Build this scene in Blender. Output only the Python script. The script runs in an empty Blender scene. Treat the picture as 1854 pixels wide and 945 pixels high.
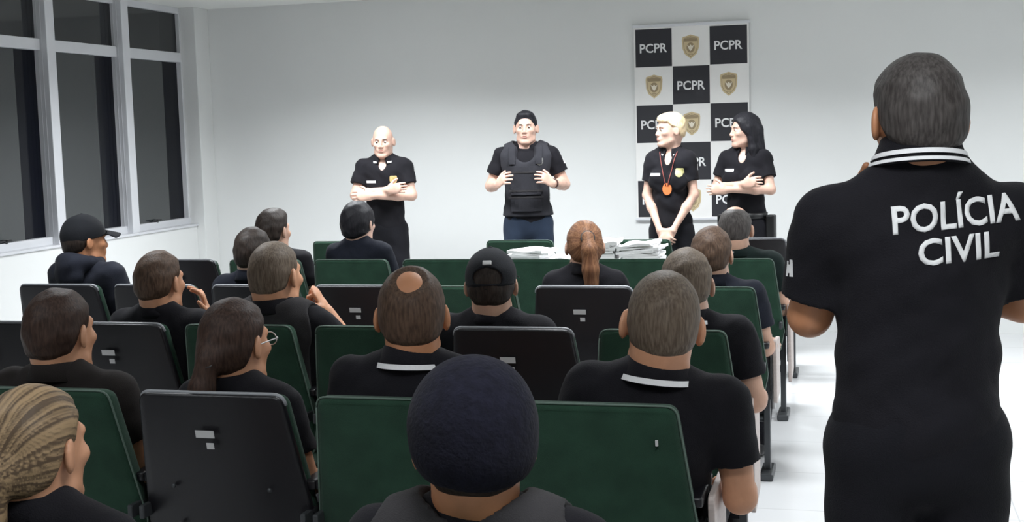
import bpy, bmesh, math, random
import numpy as np
import openvdb
from mathutils import Vector, Matrix
from mathutils.bvhtree import BVHTree

# ------------------------------------------------------------------ camera
CX, CY = 927.0, 472.5
FPX, PITCH, ROLL, YAW, EYE = 2350.0, .0987, -.0287, .2657, 1.60
scene = bpy.context.scene
COL = scene.collection
cy_, sy_ = math.cos(YAW), math.sin(YAW)
cF = Vector((-sy_*math.cos(PITCH), cy_*math.cos(PITCH), -math.sin(PITCH)))
cR = Vector((cy_, sy_, 0)); cU = cR.cross(cF)
c_, s_ = math.cos(ROLL), math.sin(ROLL)
cR, cU = c_*cR + s_*cU, -s_*cR + c_*cU
cam = bpy.data.objects.new('camera', bpy.data.cameras.new('camera'))
COL.objects.link(cam)
m = Matrix((cR, cU, -cF)).transposed().to_4x4(); m.translation = Vector((0, 0, EYE))
cam.matrix_world = m
cam.data.sensor_width = 36; cam.data.lens = 36*FPX/1854
cam.data.clip_start = .05
scene.camera = cam

def at(px, py, axis, v):
    """world point seen at a photo pixel, on the plane axis = v"""
    d = cF*FPX + cR*(px-CX) + cU*(CY-py)
    o = Vector((0, 0, EYE)); t = (v-o[axis])/d[axis]
    return o + d*t

# ------------------------------------------------------------------ light
w = bpy.data.worlds.new('night'); scene.world = w; w.use_nodes = True
w.node_tree.nodes['Background'].inputs[0].default_value = (.010, .013, .028, 1)
w.node_tree.nodes['Background'].inputs[1].default_value = .45
vs = scene.view_settings
vs.view_transform = 'Standard'; vs.look = 'None'; vs.exposure = 0.0; vs.gamma = 1; vs.use_curve_mapping = False
CEIL = 2.72
# (x, y, power): ceiling fixtures; the bright pair hangs over the speakers, the rest of the room is dim
LIGHTS = [(-3.5, 8.15, 70), (-1.5, 8.15, 68), (1.3, 8.15, 46), (-3.4, 5.3, 34), (-.9, 5.3, 38), (1.9, 5.0, 36), (-2.8, 1.7, 15), (-.1, 1.5, 30)]
LCOL = (.93, .97, 1.0)

# ------------------------------------------------------------------ materials
MATS = {}
def mat(name, col, rough=.6, metal=0, bump=0, bscale=200, var=0, vscale=8, emit=None, spec=.5, stretch=None, col2=None, sheen=0):
    if name in MATS: return MATS[name]
    M = bpy.data.materials.new(name); M.use_nodes = True; nt = M.node_tree; b = nt.nodes['Principled BSDF']
    b.inputs['Base Color'].default_value = (*col, 1); b.inputs['Roughness'].default_value = rough
    b.inputs['Metallic'].default_value = metal; b.inputs['Specular IOR Level'].default_value = spec
    if sheen: b.inputs['Sheen Weight'].default_value = sheen
    if emit:
        b.inputs['Emission Color'].default_value = (*emit[0], 1); b.inputs['Emission Strength'].default_value = emit[1]
    tc = nt.nodes.new('ShaderNodeTexCoord'); mp = nt.nodes.new('ShaderNodeMapping')
    nt.links.new(tc.outputs['Object'], mp.inputs[0])
    if stretch: mp.inputs['Scale'].default_value = stretch
    if var or col2:
        n = nt.nodes.new('ShaderNodeTexNoise'); n.inputs['Scale'].default_value = vscale; n.inputs['Detail'].default_value = 6
        nt.links.new(mp.outputs[0], n.inputs[0])
        r = nt.nodes.new('ShaderNodeValToRGB'); r.color_ramp.elements[0].position = .35; r.color_ramp.elements[1].position = .65
        c2 = col2 or [min(1, c*(1+var)) for c in col]; c1 = col if col2 else [c*(1-var) for c in col]
        r.color_ramp.elements[0].color = (*c1, 1); r.color_ramp.elements[1].color = (*c2, 1)
        nt.links.new(n.outputs[0], r.inputs[0]); nt.links.new(r.outputs[0], b.inputs['Base Color'])
    if bump:
        n2 = nt.nodes.new('ShaderNodeTexNoise'); n2.inputs['Scale'].default_value = bscale; n2.inputs['Detail'].default_value = 3
        nt.links.new(mp.outputs[0], n2.inputs[0])
        bp = nt.nodes.new('ShaderNodeBump'); bp.inputs['Strength'].default_value = bump; bp.inputs['Distance'].default_value = .004
        nt.links.new(n2.outputs[0], bp.inputs['Height']); nt.links.new(bp.outputs[0], b.inputs['Normal'])
    MATS[name] = M; return M

def skin(name, col): return mat('skin_'+name, col, .48, bump=.12, bscale=60, var=.10, vscale=14)
def hairm(name, col, col2, strand=False):
    M = mat('hair_'+name, col, .55, bump=.40, bscale=1.0, stretch=(190, 150, 28), vscale=.9, col2=col2, spec=.28)
    if strand:      # locks combed towards the hair tie: colour follows the stored strand value
        nt = M.node_tree; a = nt.nodes.new('ShaderNodeAttribute'); a.attribute_name = 'strand'
        r = [n for n in nt.nodes if n.type == 'VALTORGB'][0]; nt.links.new(a.outputs['Fac'], r.inputs[0])
    return M
def cloth(name, col, r=.85): return mat('cloth_'+name, col, r, bump=.35, bscale=350, var=.2, vscale=5, sheen=.03, spec=.2)

SK_MID = skin('mid', (.62, .31, .18)); SK_FAIR = skin('fair', (.66, .42, .33)); SK_TAN = skin('tan', (.56, .25, .125)); SK_PALE = skin('pale', (.60, .36, .26))
BLACK = cloth('black_polo', (.0085, .008, .011)); NAVY = cloth('navy', (.009, .011, .019)); HOOD = cloth('hoodie', (.014, .016, .025))
BROWNC = cloth('brown_black', (.018, .0145, .0135)); GREY = cloth('vest_grey', (.034, .032, .034)); DGREEN = cloth('dark_green', (.007, .015, .014))
TROUS = cloth('black_trousers', (.007, .007, .010)); JEANS = cloth('blue_trousers', (.022, .034, .060)); CAPM = cloth('cap_black', (.010, .011, .014))
BEAN = mat('beanie_knit', (.008, .008, .015), .95, bump=.6, bscale=120, var=.25, vscale=60, sheen=.03, spec=.15)
H_DARK = hairm('dark', (.014, .009, .007), (.040, .028, .022)); H_BROWN = hairm('brown', (.050, .028, .017), (.11, .066, .043))
H_BUZZ = hairm('buzz', (.085, .060, .042), (.17, .13, .095)); H_BLACK = hairm('black', (.006, .006, .009), (.018, .017, .022))
H_BLONDE = hairm('blonde', (.62, .45, .25), (.85, .70, .48)); H_STREAK = hairm('streaked', (.10, .066, .040), (.33, .225, .125), True)
H_RED = hairm('auburn', (.15, .066, .034), (.27, .13, .065), True); H_GREY = hairm('grey', (.036, .030, .028), (.085, .075, .070)); H_MAHOG = hairm('mahogany', (.026, .013, .009), (.062, .034, .024))
WHITE = mat('white_print', (.80, .80, .80), .7); STRIPE = mat('white_stripe', (.85, .85, .86), .7, bump=.2)
GOLD = mat('badge_gold', (.55, .40, .17), .5, var=.2, vscale=80); ORANGE = mat('badge_orange', (.75, .20, .06), .5)
LEATHER = mat('black_leather', (.012, .012, .013), .4); LIP = mat('lips', (.48, .22, .18), .5); BROW = mat('brow_hair', (.03, .018, .012), .8)
EYEW = mat('eye_white', (.75, .73, .70), .25); IRIS = mat('iris_brown', (.03, .015, .008), .15)
PLASTIC = mat('black_plastic', (.010, .0095, .012), .33, bump=.15, bscale=500, spec=.5)
EDGE = mat('highlight_grey', (.30, .31, .33), .35)  # pale grey that paints the highlight on the glossy shell edge
GREEN = mat('green_upholstery', (.021, .056, .035), .9, bump=.5, bscale=500, var=.15, vscale=9, sheen=.10, spec=.15)
STEEL = mat('grey_steel', (.07, .075, .08), .4, metal=.5); SILVER = mat('light_steel', (.55, .54, .54), .35, metal=.4)
LAMINATE = mat('beige_laminate', (.55, .47, .44), .45, var=.06, vscale=20, stretch=(1, 1, 6)); LABELM = mat('label_paper', (.62, .62, .62), .6)
WALLM = mat('wall_paint', (.80, .81, .80), .75, bump=.06, bscale=90, var=.015, vscale=1.2); CEILM = mat('ceiling_paint', (.82, .83, .80), .8, bump=.05, bscale=70)
FRAMEM = mat('white_aluminium', (.70, .71, .74), .4, var=.03, vscale=4); PAPER = mat('white_paper', (.93, .93, .93), .8)
NIGHT = mat('night_glass', (.008, .010, .013), .06, spec=.85)
FABW = mat('banner_white', (.86, .85, .83), .7, var=.02, vscale=6); FABB = mat('banner_black', (.020, .020, .026), .6)

# ------------------------------------------------------------------ mesh helpers
def tag(o, label=None, cat=None, group=None, kind=None):
    if label: o['label'] = label
    if cat: o['category'] = cat
    if group: o['group'] = group
    if kind: o['kind'] = kind
    return o
def thing(name, label, cat, loc=(0, 0, 0), rz=0, group=None):
    o = bpy.data.objects.new(name, None); COL.objects.link(o); o.location = loc; o.rotation_euler = (0, 0, rz)
    o.empty_display_size = .1
    return tag(o, label, cat, group)
def obj(name, me, m, parent=None, smooth=False):
    if isinstance(me, bmesh.types.BMesh):
        b = me; me = bpy.data.meshes.new(name)
        bmesh.ops.recalc_face_normals(b, faces=b.faces); b.to_mesh(me); b.free()
    for x in (m if isinstance(m, (list, tuple)) else [m]): me.materials.append(x)
    if smooth: me.polygons.foreach_set('use_smooth', [True]*len(me.polygons))
    o = bpy.data.objects.new(name, me); COL.objects.link(o)
    if parent: o.parent = parent
    return o
def box(bm, x0, x1, y0, y1, z0, z1, bev=0, mi=0, M=None):
    r = bmesh.ops.create_cube(bm, size=1)['verts']
    for v in r:
        v.co = Vector((x0+(v.co.x+.5)*(x1-x0), y0+(v.co.y+.5)*(y1-y0), z0+(v.co.z+.5)*(z1-z0)))
    fs = list({f for v in r for f in v.link_faces})
    for f in fs: f.material_index = mi
    if bev:
        es = list({e for v in r for e in v.link_edges})
        g = bmesh.ops.bevel(bm, geom=es, offset=bev, segments=2, affect='EDGES', profile=.5)
        r = list({v for f in g['faces'] for v in f.verts} | {v for v in r if v.is_valid})
    if M is not None:
        for v in r: v.co = M @ v.co
    return r
def tube(bm, pts, r, n=10):
    pts = [Vector(p) for p in pts]; rr = r if isinstance(r, (list, tuple)) else [r]*len(pts)
    rings = []; up = None
    for i, p in enumerate(pts):
        t = (pts[min(i+1, len(pts)-1)]-pts[max(i-1, 0)]).normalized()
        a = up if up is not None else (Vector((0, 0, 1)) if abs(t.z) < .9 else Vector((1, 0, 0)))
        a = (a - t*a.dot(t)).normalized(); up = a; b = t.cross(a)
        rings.append([bm.verts.new(p + (a*math.cos(q)+b*math.sin(q))*rr[i]) for q in [k*2*math.pi/n for k in range(n)]])
    for A, B in zip(rings, rings[1:]):
        for k in range(n): bm.faces.new((A[k], A[(k+1) % n], B[(k+1) % n], B[k]))
    bm.faces.new(rings[0][::-1]); bm.faces.new(rings[-1])
def rpoly(pts, rad, n=5):
    """polygon with rounded corners -> list of 2D points; rad may be a list"""
    out = []; N = len(pts)
    for i in range(N):
        p = Vector(pts[i]); a = Vector(pts[i-1]); b = Vector(pts[(i+1) % N]); r = rad[i] if isinstance(rad, (list, tuple)) else rad
        u = (a-p).normalized(); v = (b-p).normalized(); th = u.angle(v)/2; d = r/math.tan(th)
        s, e = p+u*d, p+v*d
        for k in range(n+1):
            t = k/n; out.append(((1-t)**2)*s + 2*t*(1-t)*p + t*t*e)
    return out
def slab(bm, outline, y0, y1, bev=.0, mi=0):
    """extrude an (x,z) outline from y0 to y1, with a soft edge"""
    n = len(outline); c = sum((Vector(p) for p in outline), Vector((0, 0)))/n
    def ring(y, inset):
        r = []
        for i in range(n):
            p = Vector(outline[i]); t = (Vector(outline[(i+1) % n])-Vector(outline[i-1])).normalized()
            nrm = Vector((t.y, -t.x));
            if nrm.dot(p-c) > 0: nrm = -nrm
            p = p+nrm*inset; r.append(bm.verts.new((p.x, y, p.y)))
        return r
    if bev: rs = [ring(y0, bev), ring(y0+bev*.3, bev*.3), ring(y0+bev, 0), ring(y1-bev, 0), ring(y1-bev*.3, bev*.3), ring(y1, bev)]
    else: rs = [ring(y0, 0), ring(y1, 0)]
    fs = []
    for A, B in zip(rs, rs[1:]):
        for k in range(n): fs.append(bm.faces.new((A[k], A[(k+1) % n], B[(k+1) % n], B[k])))
    fs.append(bm.faces.new(rs[0][::-1])); fs.append(bm.faces.new(rs[-1]))
    for f in fs: f.material_index = mi
    return [v for r in rs for v in r]
def text_bm(s, width, height, offset=0.0):
    """filled lettering in the x,z plane, centred; returns bmesh"""
    cu = bpy.data.curves.new('t', 'FONT'); cu.body = s; cu.offset = offset; cu.fill_mode = 'FRONT'; cu.resolution_u = 3
    o = bpy.data.objects.new('t', cu); COL.objects.link(o)
    me = bpy.data.meshes.new_from_object(o.evaluated_get(bpy.context.evaluated_depsgraph_get()))
    bpy.data.objects.remove(o); bpy.data.curves.remove(cu)
    bm = bmesh.new(); bm.from_mesh(me); bpy.data.meshes.remove(me)
    xs = [v.co.x for v in bm.verts]; ys = [v.co.y for v in bm.verts]
    x0, x1, y0, y1 = min(xs), max(xs), min(ys), max(ys)
    for v in bm.verts:
        v.co = Vector(((v.co.x-x0)/(x1-x0)*width-width/2, 0, (v.co.y-y0)/(y1-y0)*height-height/2))
    return bm

# ------------------------------------------------------------------ signed distance bodies
V = lambda *a: np.array(a, dtype=np.float32)
def cone(a, b, ra, rb, n=None, fl=1.0):
    a = np.array(a, np.float32); b = np.array(b, np.float32); ba = b-a; L = float(ba@ba)+1e-9; mr = max(ra, rb)
    def f(X, Y, Z):
        px, py, pz = X-a[0], Y-a[1], Z-a[2]
        t = np.clip((px*ba[0]+py*ba[1]+pz*ba[2])/L, 0, 1)
        qx, qy, qz = px-t*ba[0], py-t*ba[1], pz-t*ba[2]
        d2 = qx*qx+qy*qy+qz*qz
        if n is not None:
            qn = qx*n[0]+qy*n[1]+qz*n[2]; d2 = d2+qn*qn*(1/(fl*fl)-1)
        return np.sqrt(d2)-(ra+(rb-ra)*t)
    return f, np.minimum(a, b)-mr, np.maximum(a, b)+mr
def ell(c, r, R=None):
    c = np.array(c, np.float32); r = np.array(r, np.float32); ext = float(max(r)) if R is not None else r
    def f(X, Y, Z):
        px, py, pz = X-c[0], Y-c[1], Z-c[2]
        if R is not None:
            px, py, pz = (R[0, 0]*px+R[1, 0]*py+R[2, 0]*pz, R[0, 1]*px+R[1, 1]*py+R[2, 1]*pz, R[0, 2]*px+R[1, 2]*py+R[2, 2]*pz)
        k0 = np.sqrt((px/r[0])**2+(py/r[1])**2+(pz/r[2])**2)
        k1 = np.sqrt((px/r[0]**2)**2+(py/r[1]**2)**2+(pz/r[2]**2)**2)+1e-6
        return k0*(k0-1)/k1
    return f, c-ext, c+ext
def cutp(prim, p, n):
    """prim minus the half space beyond p in direction n"""
    f, lo, hi = prim
    def g(X, Y, Z): return np.maximum(f(X, Y, Z), (X-p[0])*n[0]+(Y-p[1])*n[1]+(Z-p[2])*n[2])
    return g, lo, hi
class Field:
    def __init__(s, lo, hi, vx):
        s.vx = vx; s.lo = np.array(lo, np.float32); n = np.ceil((np.array(hi)-s.lo)/vx).astype(int)+1
        s.d = np.full(n, 1.0, np.float32)
        s.ax = [s.lo[i]+vx*np.arange(n[i], dtype=np.float32) for i in range(3)]
    def win(s, lo, hi, pad):
        i0 = [max(0, int((lo[i]-pad-s.lo[i])/s.vx)) for i in range(3)]
        i1 = [min(s.d.shape[i], int((hi[i]+pad-s.lo[i])/s.vx)+2) for i in range(3)]
        sl = tuple(slice(a, max(a, b)) for a, b in zip(i0, i1))
        return sl, (s.ax[0][sl[0]][:, None, None], s.ax[1][sl[1]][None, :, None], s.ax[2][sl[2]][None, None, :])
    def add(s, prim, k=.02):
        f, lo, hi = prim; sl, P = s.win(lo, hi, k+4*s.vx); D = s.d[sl]
        if D.size == 0: return
        v = f(*P); h = np.clip(.5+.5*(D-v)/k, 0, 1); s.d[sl] = D*(1-h)+v*h-k*h*(1-h)
    def sub(s, prim, k=.01):
        f, lo, hi = prim; sl, P = s.win(lo, hi, k+4*s.vx); D = s.d[sl]
        if D.size == 0: return
        v = -f(*P); h = np.clip(.5-.5*(D-v)/k, 0, 1); s.d[sl] = D*(1-h)+v*h+k*h*(1-h)
    def cut(s, fn):
        v = fn(s.ax[0][:, None, None], s.ax[1][None, :, None], s.ax[2][None, None, :]); np.maximum(s.d, v, out=s.d)
    def noise(s, amp, fr, seed=0):
        X, Y, Z = s.ax[0][:, None, None], s.ax[1][None, :, None], s.ax[2][None, None, :]; q = seed*1.7
        s.d += (amp*(np.sin(X*fr+q+1.7*np.sin(Z*fr*.45+q))*np.sin(Z*fr*.8+2*np.sin(X*fr*.35+q))*np.cos(Y*fr*.7+q)+.6*np.sin(X*fr*.6-Z*fr*1.1+q+np.sin(Y*fr*.5)))).astype(np.float32)
    def mesh(s, name, M=None):
        g = openvdb.FloatGrid(.05); g.copyFromArray(np.clip(s.d, -.05, .05))
        P, Q = g.convertToQuads(0.0); P = np.asarray(P, np.float32)*s.vx+s.lo
        if M is not None:
            A = np.array(M, np.float32); P = P@A[:3, :3].T+A[:3, 3]
        Q = np.asarray(Q, np.int32)[:, ::-1]
        me = bpy.data.meshes.new(name); me.vertices.add(len(P)); me.vertices.foreach_set('co', P.astype(np.float32).ravel())
        me.loops.add(Q.size); me.loops.foreach_set('vertex_index', Q.ravel())
        me.polygons.add(len(Q)); me.polygons.foreach_set('loop_start', np.arange(0, Q.size, 4, dtype=np.int32))
        me.polygons.foreach_set('use_smooth', np.ones(len(Q), bool)); me.update(); me.validate()
        return me

def hand_prims(w_, d, n, side, s, curl, spread=.15, thumb=.7):
    """w_ wrist, d pointing to the fingers, n palm normal (fingers curl to it), side towards the thumb"""
    w_, d, n, side = Vector(w_), Vector(d).normalized(), Vector(n), Vector(side)
    n = (n-d*n.dot(d)).normalized(); sd = d.cross(n); side = sd if sd.dot(side) >= 0 else -sd
    nn = np.array(n, np.float32); P = []
    P.append((cone(w_-d*.01*s, w_+d*.03*s, .026*s, .033*s, nn, .55), .012)); P.append((cone(w_+d*.025*s, w_+d*.078*s, .036*s, .040*s, nn, .34), .012))
    for o, L, a in ((.030, .066, 1), (.0105, .076, .35), (-.0095, .071, -.35), (-.0285, .056, -1)):
        p = w_+d*(.085-.004*abs(a))*s+side*o*s; v = (d+side*a*spread*.6).normalized(); c = curl*(1+.12*(1-a)); 
        r = .0088*s
        for fr in (.42, .32, .26):
            ax = v.cross(n).normalized(); v = (v*math.cos(c)+n*math.sin(c)).normalized(); n2 = ax.cross(v)
            q = p+v*L*fr*s; P.append((cone(p, q, r, r*.92), .003)); p = q; r *= .92; n = n2 if n2.dot(n) > 0 else -n2
            c = curl*.9
        n = Vector(nn)
    p = w_+d*.022*s+side*.028*s; v = (d*.62+side*thumb+n*.35).normalized()
    q = p+v*.045*s; P.append((cone(p, q, .0125*s, .0100*s), .010))
    v = (v*.8+d*.5+n*curl*.5).normalized(); P.append((cone(q, q+v*.030*s, .0100*s, .0082*s), .004))
    return P

def head_prims(hs):
    """in the head frame: face +Y, centre of the head at 0, scaled by hs; sign -1 = carve"""
    e = lambda c, r: ell([x*hs for x in c], [x*hs for x in r]); cn = lambda a, b, ra, rb: cone([x*hs for x in a], [x*hs for x in b], ra*hs, rb*hs)
    P = [(1, e((0, -.012, .028), (.075, .096, .091)), .01), (1, e((0, .028, -.040), (.060, .064, .074)), .03), (1, e((0, -.035, -.015), (.066, .07, .075)), .03),
         (1, cn((-.045, .02, -.075), (-.018, .07, -.098), .020, .018), .02), (1, cn((.045, .02, -.075), (.018, .07, -.098), .020, .018), .02),
         (1, e((0, .076, -.098), (.021, .018, .017)), .02), (1, cn((-.032, .076, .024), (.032, .076, .024), .014, .014), .014),
         (1, e((-.040, .062, -.018), (.022, .022, .018)), .02), (1, e((.040, .062, -.018), (.022, .022, .018)), .02),
         (-1, e((-.031, .098, .005), (.019, .016, .012)), .012), (-1, e((.031, .098, .005), (.019, .016, .012)), .012),
         (1, cn((0, .086, .012), (0, .104, -.026), .008, .0105), .010), (1, e((-.012, .098, -.031), (.009, .010, .008)), .006), (1, e((.012, .098, -.031), (.009, .010, .008)), .006),
         (1, e((0, .082, -.058), (.028, .016, .020)), .015), (-1, e((0, .104, -.061), (.026, .006, .0035)), .004)]
    for sx in (-1, 1):
        R = np.array(Matrix.Rotation(sx*.48, 3, 'Z') @ Matrix.Rotation(-.15, 3, 'X'))
        P.append((1, ell((sx*.083*hs, -.010*hs, -.004*hs), (.0085*hs, .022*hs, .034*hs), R), .008))
        P.append((-1, ell((sx*.093*hs, .000*hs, -.002*hs), (.006*hs, .011*hs, .018*hs), R), .005))
    return P

def hairline(y, hs, back=-.075, front=.075, ear=.022):
    return np.interp(y/hs, [-.13, -.085, -.045, -.020, .022, .050, .075, .12], [back-.005, back, back*.75, ear-.02, ear, ear+.03, front, front+.01]).astype(np.float32)*hs

def make_hair(style, hs, vx, seed=0, o=None):
    """returns a Field in the head frame"""
    o = o or {}
    F = Field((-.16*hs, -.26*hs, -.46*hs if style in ('pony', 'long', 'lowpony') else -.15*hs), (.16*hs, .16*hs, .18*hs), vx)
    e = lambda c, r: ell([x*hs for x in c], [x*hs for x in r]); cn = lambda a, b, ra, rb: cone([x*hs for x in a], [x*hs for x in b], ra*hs, rb*hs)
    t = o.get('t', {'buzz': .0045, 'short': .010, 'bald': .007, 'pony': .009, 'lowpony': .011, 'long': .016, 'quiff': .011, 'fringe': .012, 'pixie': .017}.get(style, .009))
    F.add(e((0, -.012, .028), (.075+t, .096+t, .091+t)), .01)
    F.add(e((0, -.035, -.015), (.066+t, .07+t, .075+t)), .03)
    if style == 'quiff': F.add(e((0, .024, .092), (.050, .056, .026)), .035)
    if style == 'pixie': F.add(e((.0, .040, .088), (.060, .046, .028)), .035); F.add(e((0, -.045, .05), (.078, .068, .070)), .03)
    hl = o.get('back', {'buzz': -.088, 'bald': -.090, 'pony': -.092, 'lowpony': -.10, 'long': -.12}.get(style, -.085))
    fr = o.get('front', .066 if style != 'pixie' else .045); ear = o.get('ear', .012 if style != 'long' else -.03)
    X, Y, Z = F.ax[0][:, None, None], F.ax[1][None, :, None], F.ax[2][None, None, :]
    fa = .010 if style in ('long', 'pixie') else .042
    msk = np.clip(1-(Z-hairline(Y, hs, hl, fr, ear))/(fa*hs), 0, 1.6)
    F.d += ((t*hs+.0015)*msk).astype(np.float32)
    if style == 'bald':
        c, r = o.get('spot', ((0, -.035, .135), (.062, .080, .062)))
        q = np.sqrt(((X/hs-c[0])/r[0])**2+((Y/hs-c[1])/r[1])**2+((Z/hs-c[2])/r[2])**2)
        F.d += ((t*hs+.003)*np.clip(1-(q-.75)/.5, 0, 1)).astype(np.float32)
    F.noise(.0007*hs if style in ('buzz', 'bald') else .0016*hs, 95/hs, seed)
    F.cut(lambda X, Y, Z: (hairline(Y, hs, hl, fr, ear)-Z)*.8-.004+0*X)
    if style == 'pony':
        F.add(e((0, -.112, .050), (.030, .026, .028)), .012)
        pts = [(0, -.125, .055), (.002, -.150, .0), (.006, -.150, -.09), (.012, -.142, -.20), (.018, -.135, -.30)]; rs = [.026, .036, .038, .030, .008]
        for i in range(4): F.add(cn(pts[i], pts[i+1], rs[i], rs[i+1]), .015)
    if style == 'lowpony':
        F.add(e((0, -.105, -.02), (.045, .035, .045)), .02)
        pts = [(0, -.12, -.03), (-.01, -.135, -.10), (-.015, -.13, -.18), (-.02, -.12, -.24)]; rs = [.030, .034, .030, .012]
        for i in range(3): F.add(cn(pts[i], pts[i+1], rs[i], rs[i+1]), .015)
    if style == 'long':
        for sx in (-1, 1):
            F.add(cn((sx*.070, -.005, .02), (sx*.080, -.03, -.13), .026, .030), .03); F.add(cn((sx*.080, -.03, -.13), (sx*.09, -.045, -.27), .030, .018), .02)
        for x in (-.055, -.02, .02, .055):
            F.add(cn((x, -.075, .0), (x*1.25, -.10, -.20), .038, .034), .03); F.add(cn((x*1.25, -.10, -.20), (x*1.3, -.105, -.33-.02*math.cos(x*70)), .034, .012), .02)
        F.sub(e((0, .10, -.055), (.062, .085, .105)), .01)
    return F

def ring_band(center, M3, prof, ex=1.0, ey=1.08, gap=.0, n=40, tilt=0.0, wob=0):
    """closed lathe of (r, z) profile around an axis, optionally with a gap at the front (+Y)"""
    bm = bmesh.new(); rings = []
    a0, a1 = math.pi/2+gap, math.pi/2+2*math.pi-gap; N = n if gap else n
    for i in range(N+(1 if gap else 0)):
        a = a0+(a1-a0)*i/N; ca, sa = math.cos(a), math.sin(a)
        rings.append([bm.verts.new(Vector(center)+M3@Vector((r*ca*ex, r*sa*ey, z-tilt*sa+wob*math.sin(3*a)))) for r, z in prof])
    m_ = len(prof); R_ = rings if gap else rings+[rings[0]]
    for A, B in zip(R_, R_[1:]):
        for k in range(m_): bm.faces.new((A[k], B[k], B[(k+1) % m_], A[(k+1) % m_]))
    if gap: bm.faces.new(rings[0]); bm.faces.new(rings[-1][::-1])
    return bm

def decal(parent, surf_bvh, bm, origin, right, up, into, m_, name, off=.0012, sub=True, label=None, thick=.0015):
    """lay a flat x,z bmesh on a surface: project along `into`"""
    if sub:
        for _ in range(3):
            es = [e for e in bm.edges if e.calc_length() > .012]
            if not es: break
            bmesh.ops.subdivide_edges(bm, edges=es, cuts=1); bmesh.ops.triangulate(bm, faces=bm.faces)
    origin, right, up, into = Vector(origin), Vector(right), Vector(up), Vector(into).normalized()
    for v in bm.verts:
        p = origin+right*v.co.x+up*v.co.z
        h = surf_bvh.ray_cast(p-into*.4, into)
        if h[0] is None: h = surf_bvh.find_nearest(p)
        v.co = h[0]-into*off
    r = bmesh.ops.extrude_face_region(bm, geom=bm.faces[:])
    for v in r['geom']:
        if isinstance(v, bmesh.types.BMVert): v.co -= into*thick
    o = obj(name, bm, m_, parent)
    if label: o['label'] = label
    return o
def shield_bm(wd, ht):
    bm = bmesh.new(); P = [(-.5, .36), (-.42, .5), (.42, .5), (.5, .36), (.5, -.1), (.34, -.36), (0, -.5), (-.34, -.36), (-.5, -.1)]
    bm.faces.new([bm.verts.new((x*wd, 0, z*ht)) for x, z in P]); bmesh.ops.triangulate(bm, faces=bm.faces); return bm
def quad_bm(wd, ht, parts=None):
    bm = bmesh.new()
    for (x0, x1, z0, z1) in (parts or [(-.5, .5, -.5, .5)]):
        bm.faces.new([bm.verts.new((x*wd, 0, z*ht)) for x, z in ((x0, z0), (x1, z0), (x1, z1), (x0, z1))])
    return bm

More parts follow.
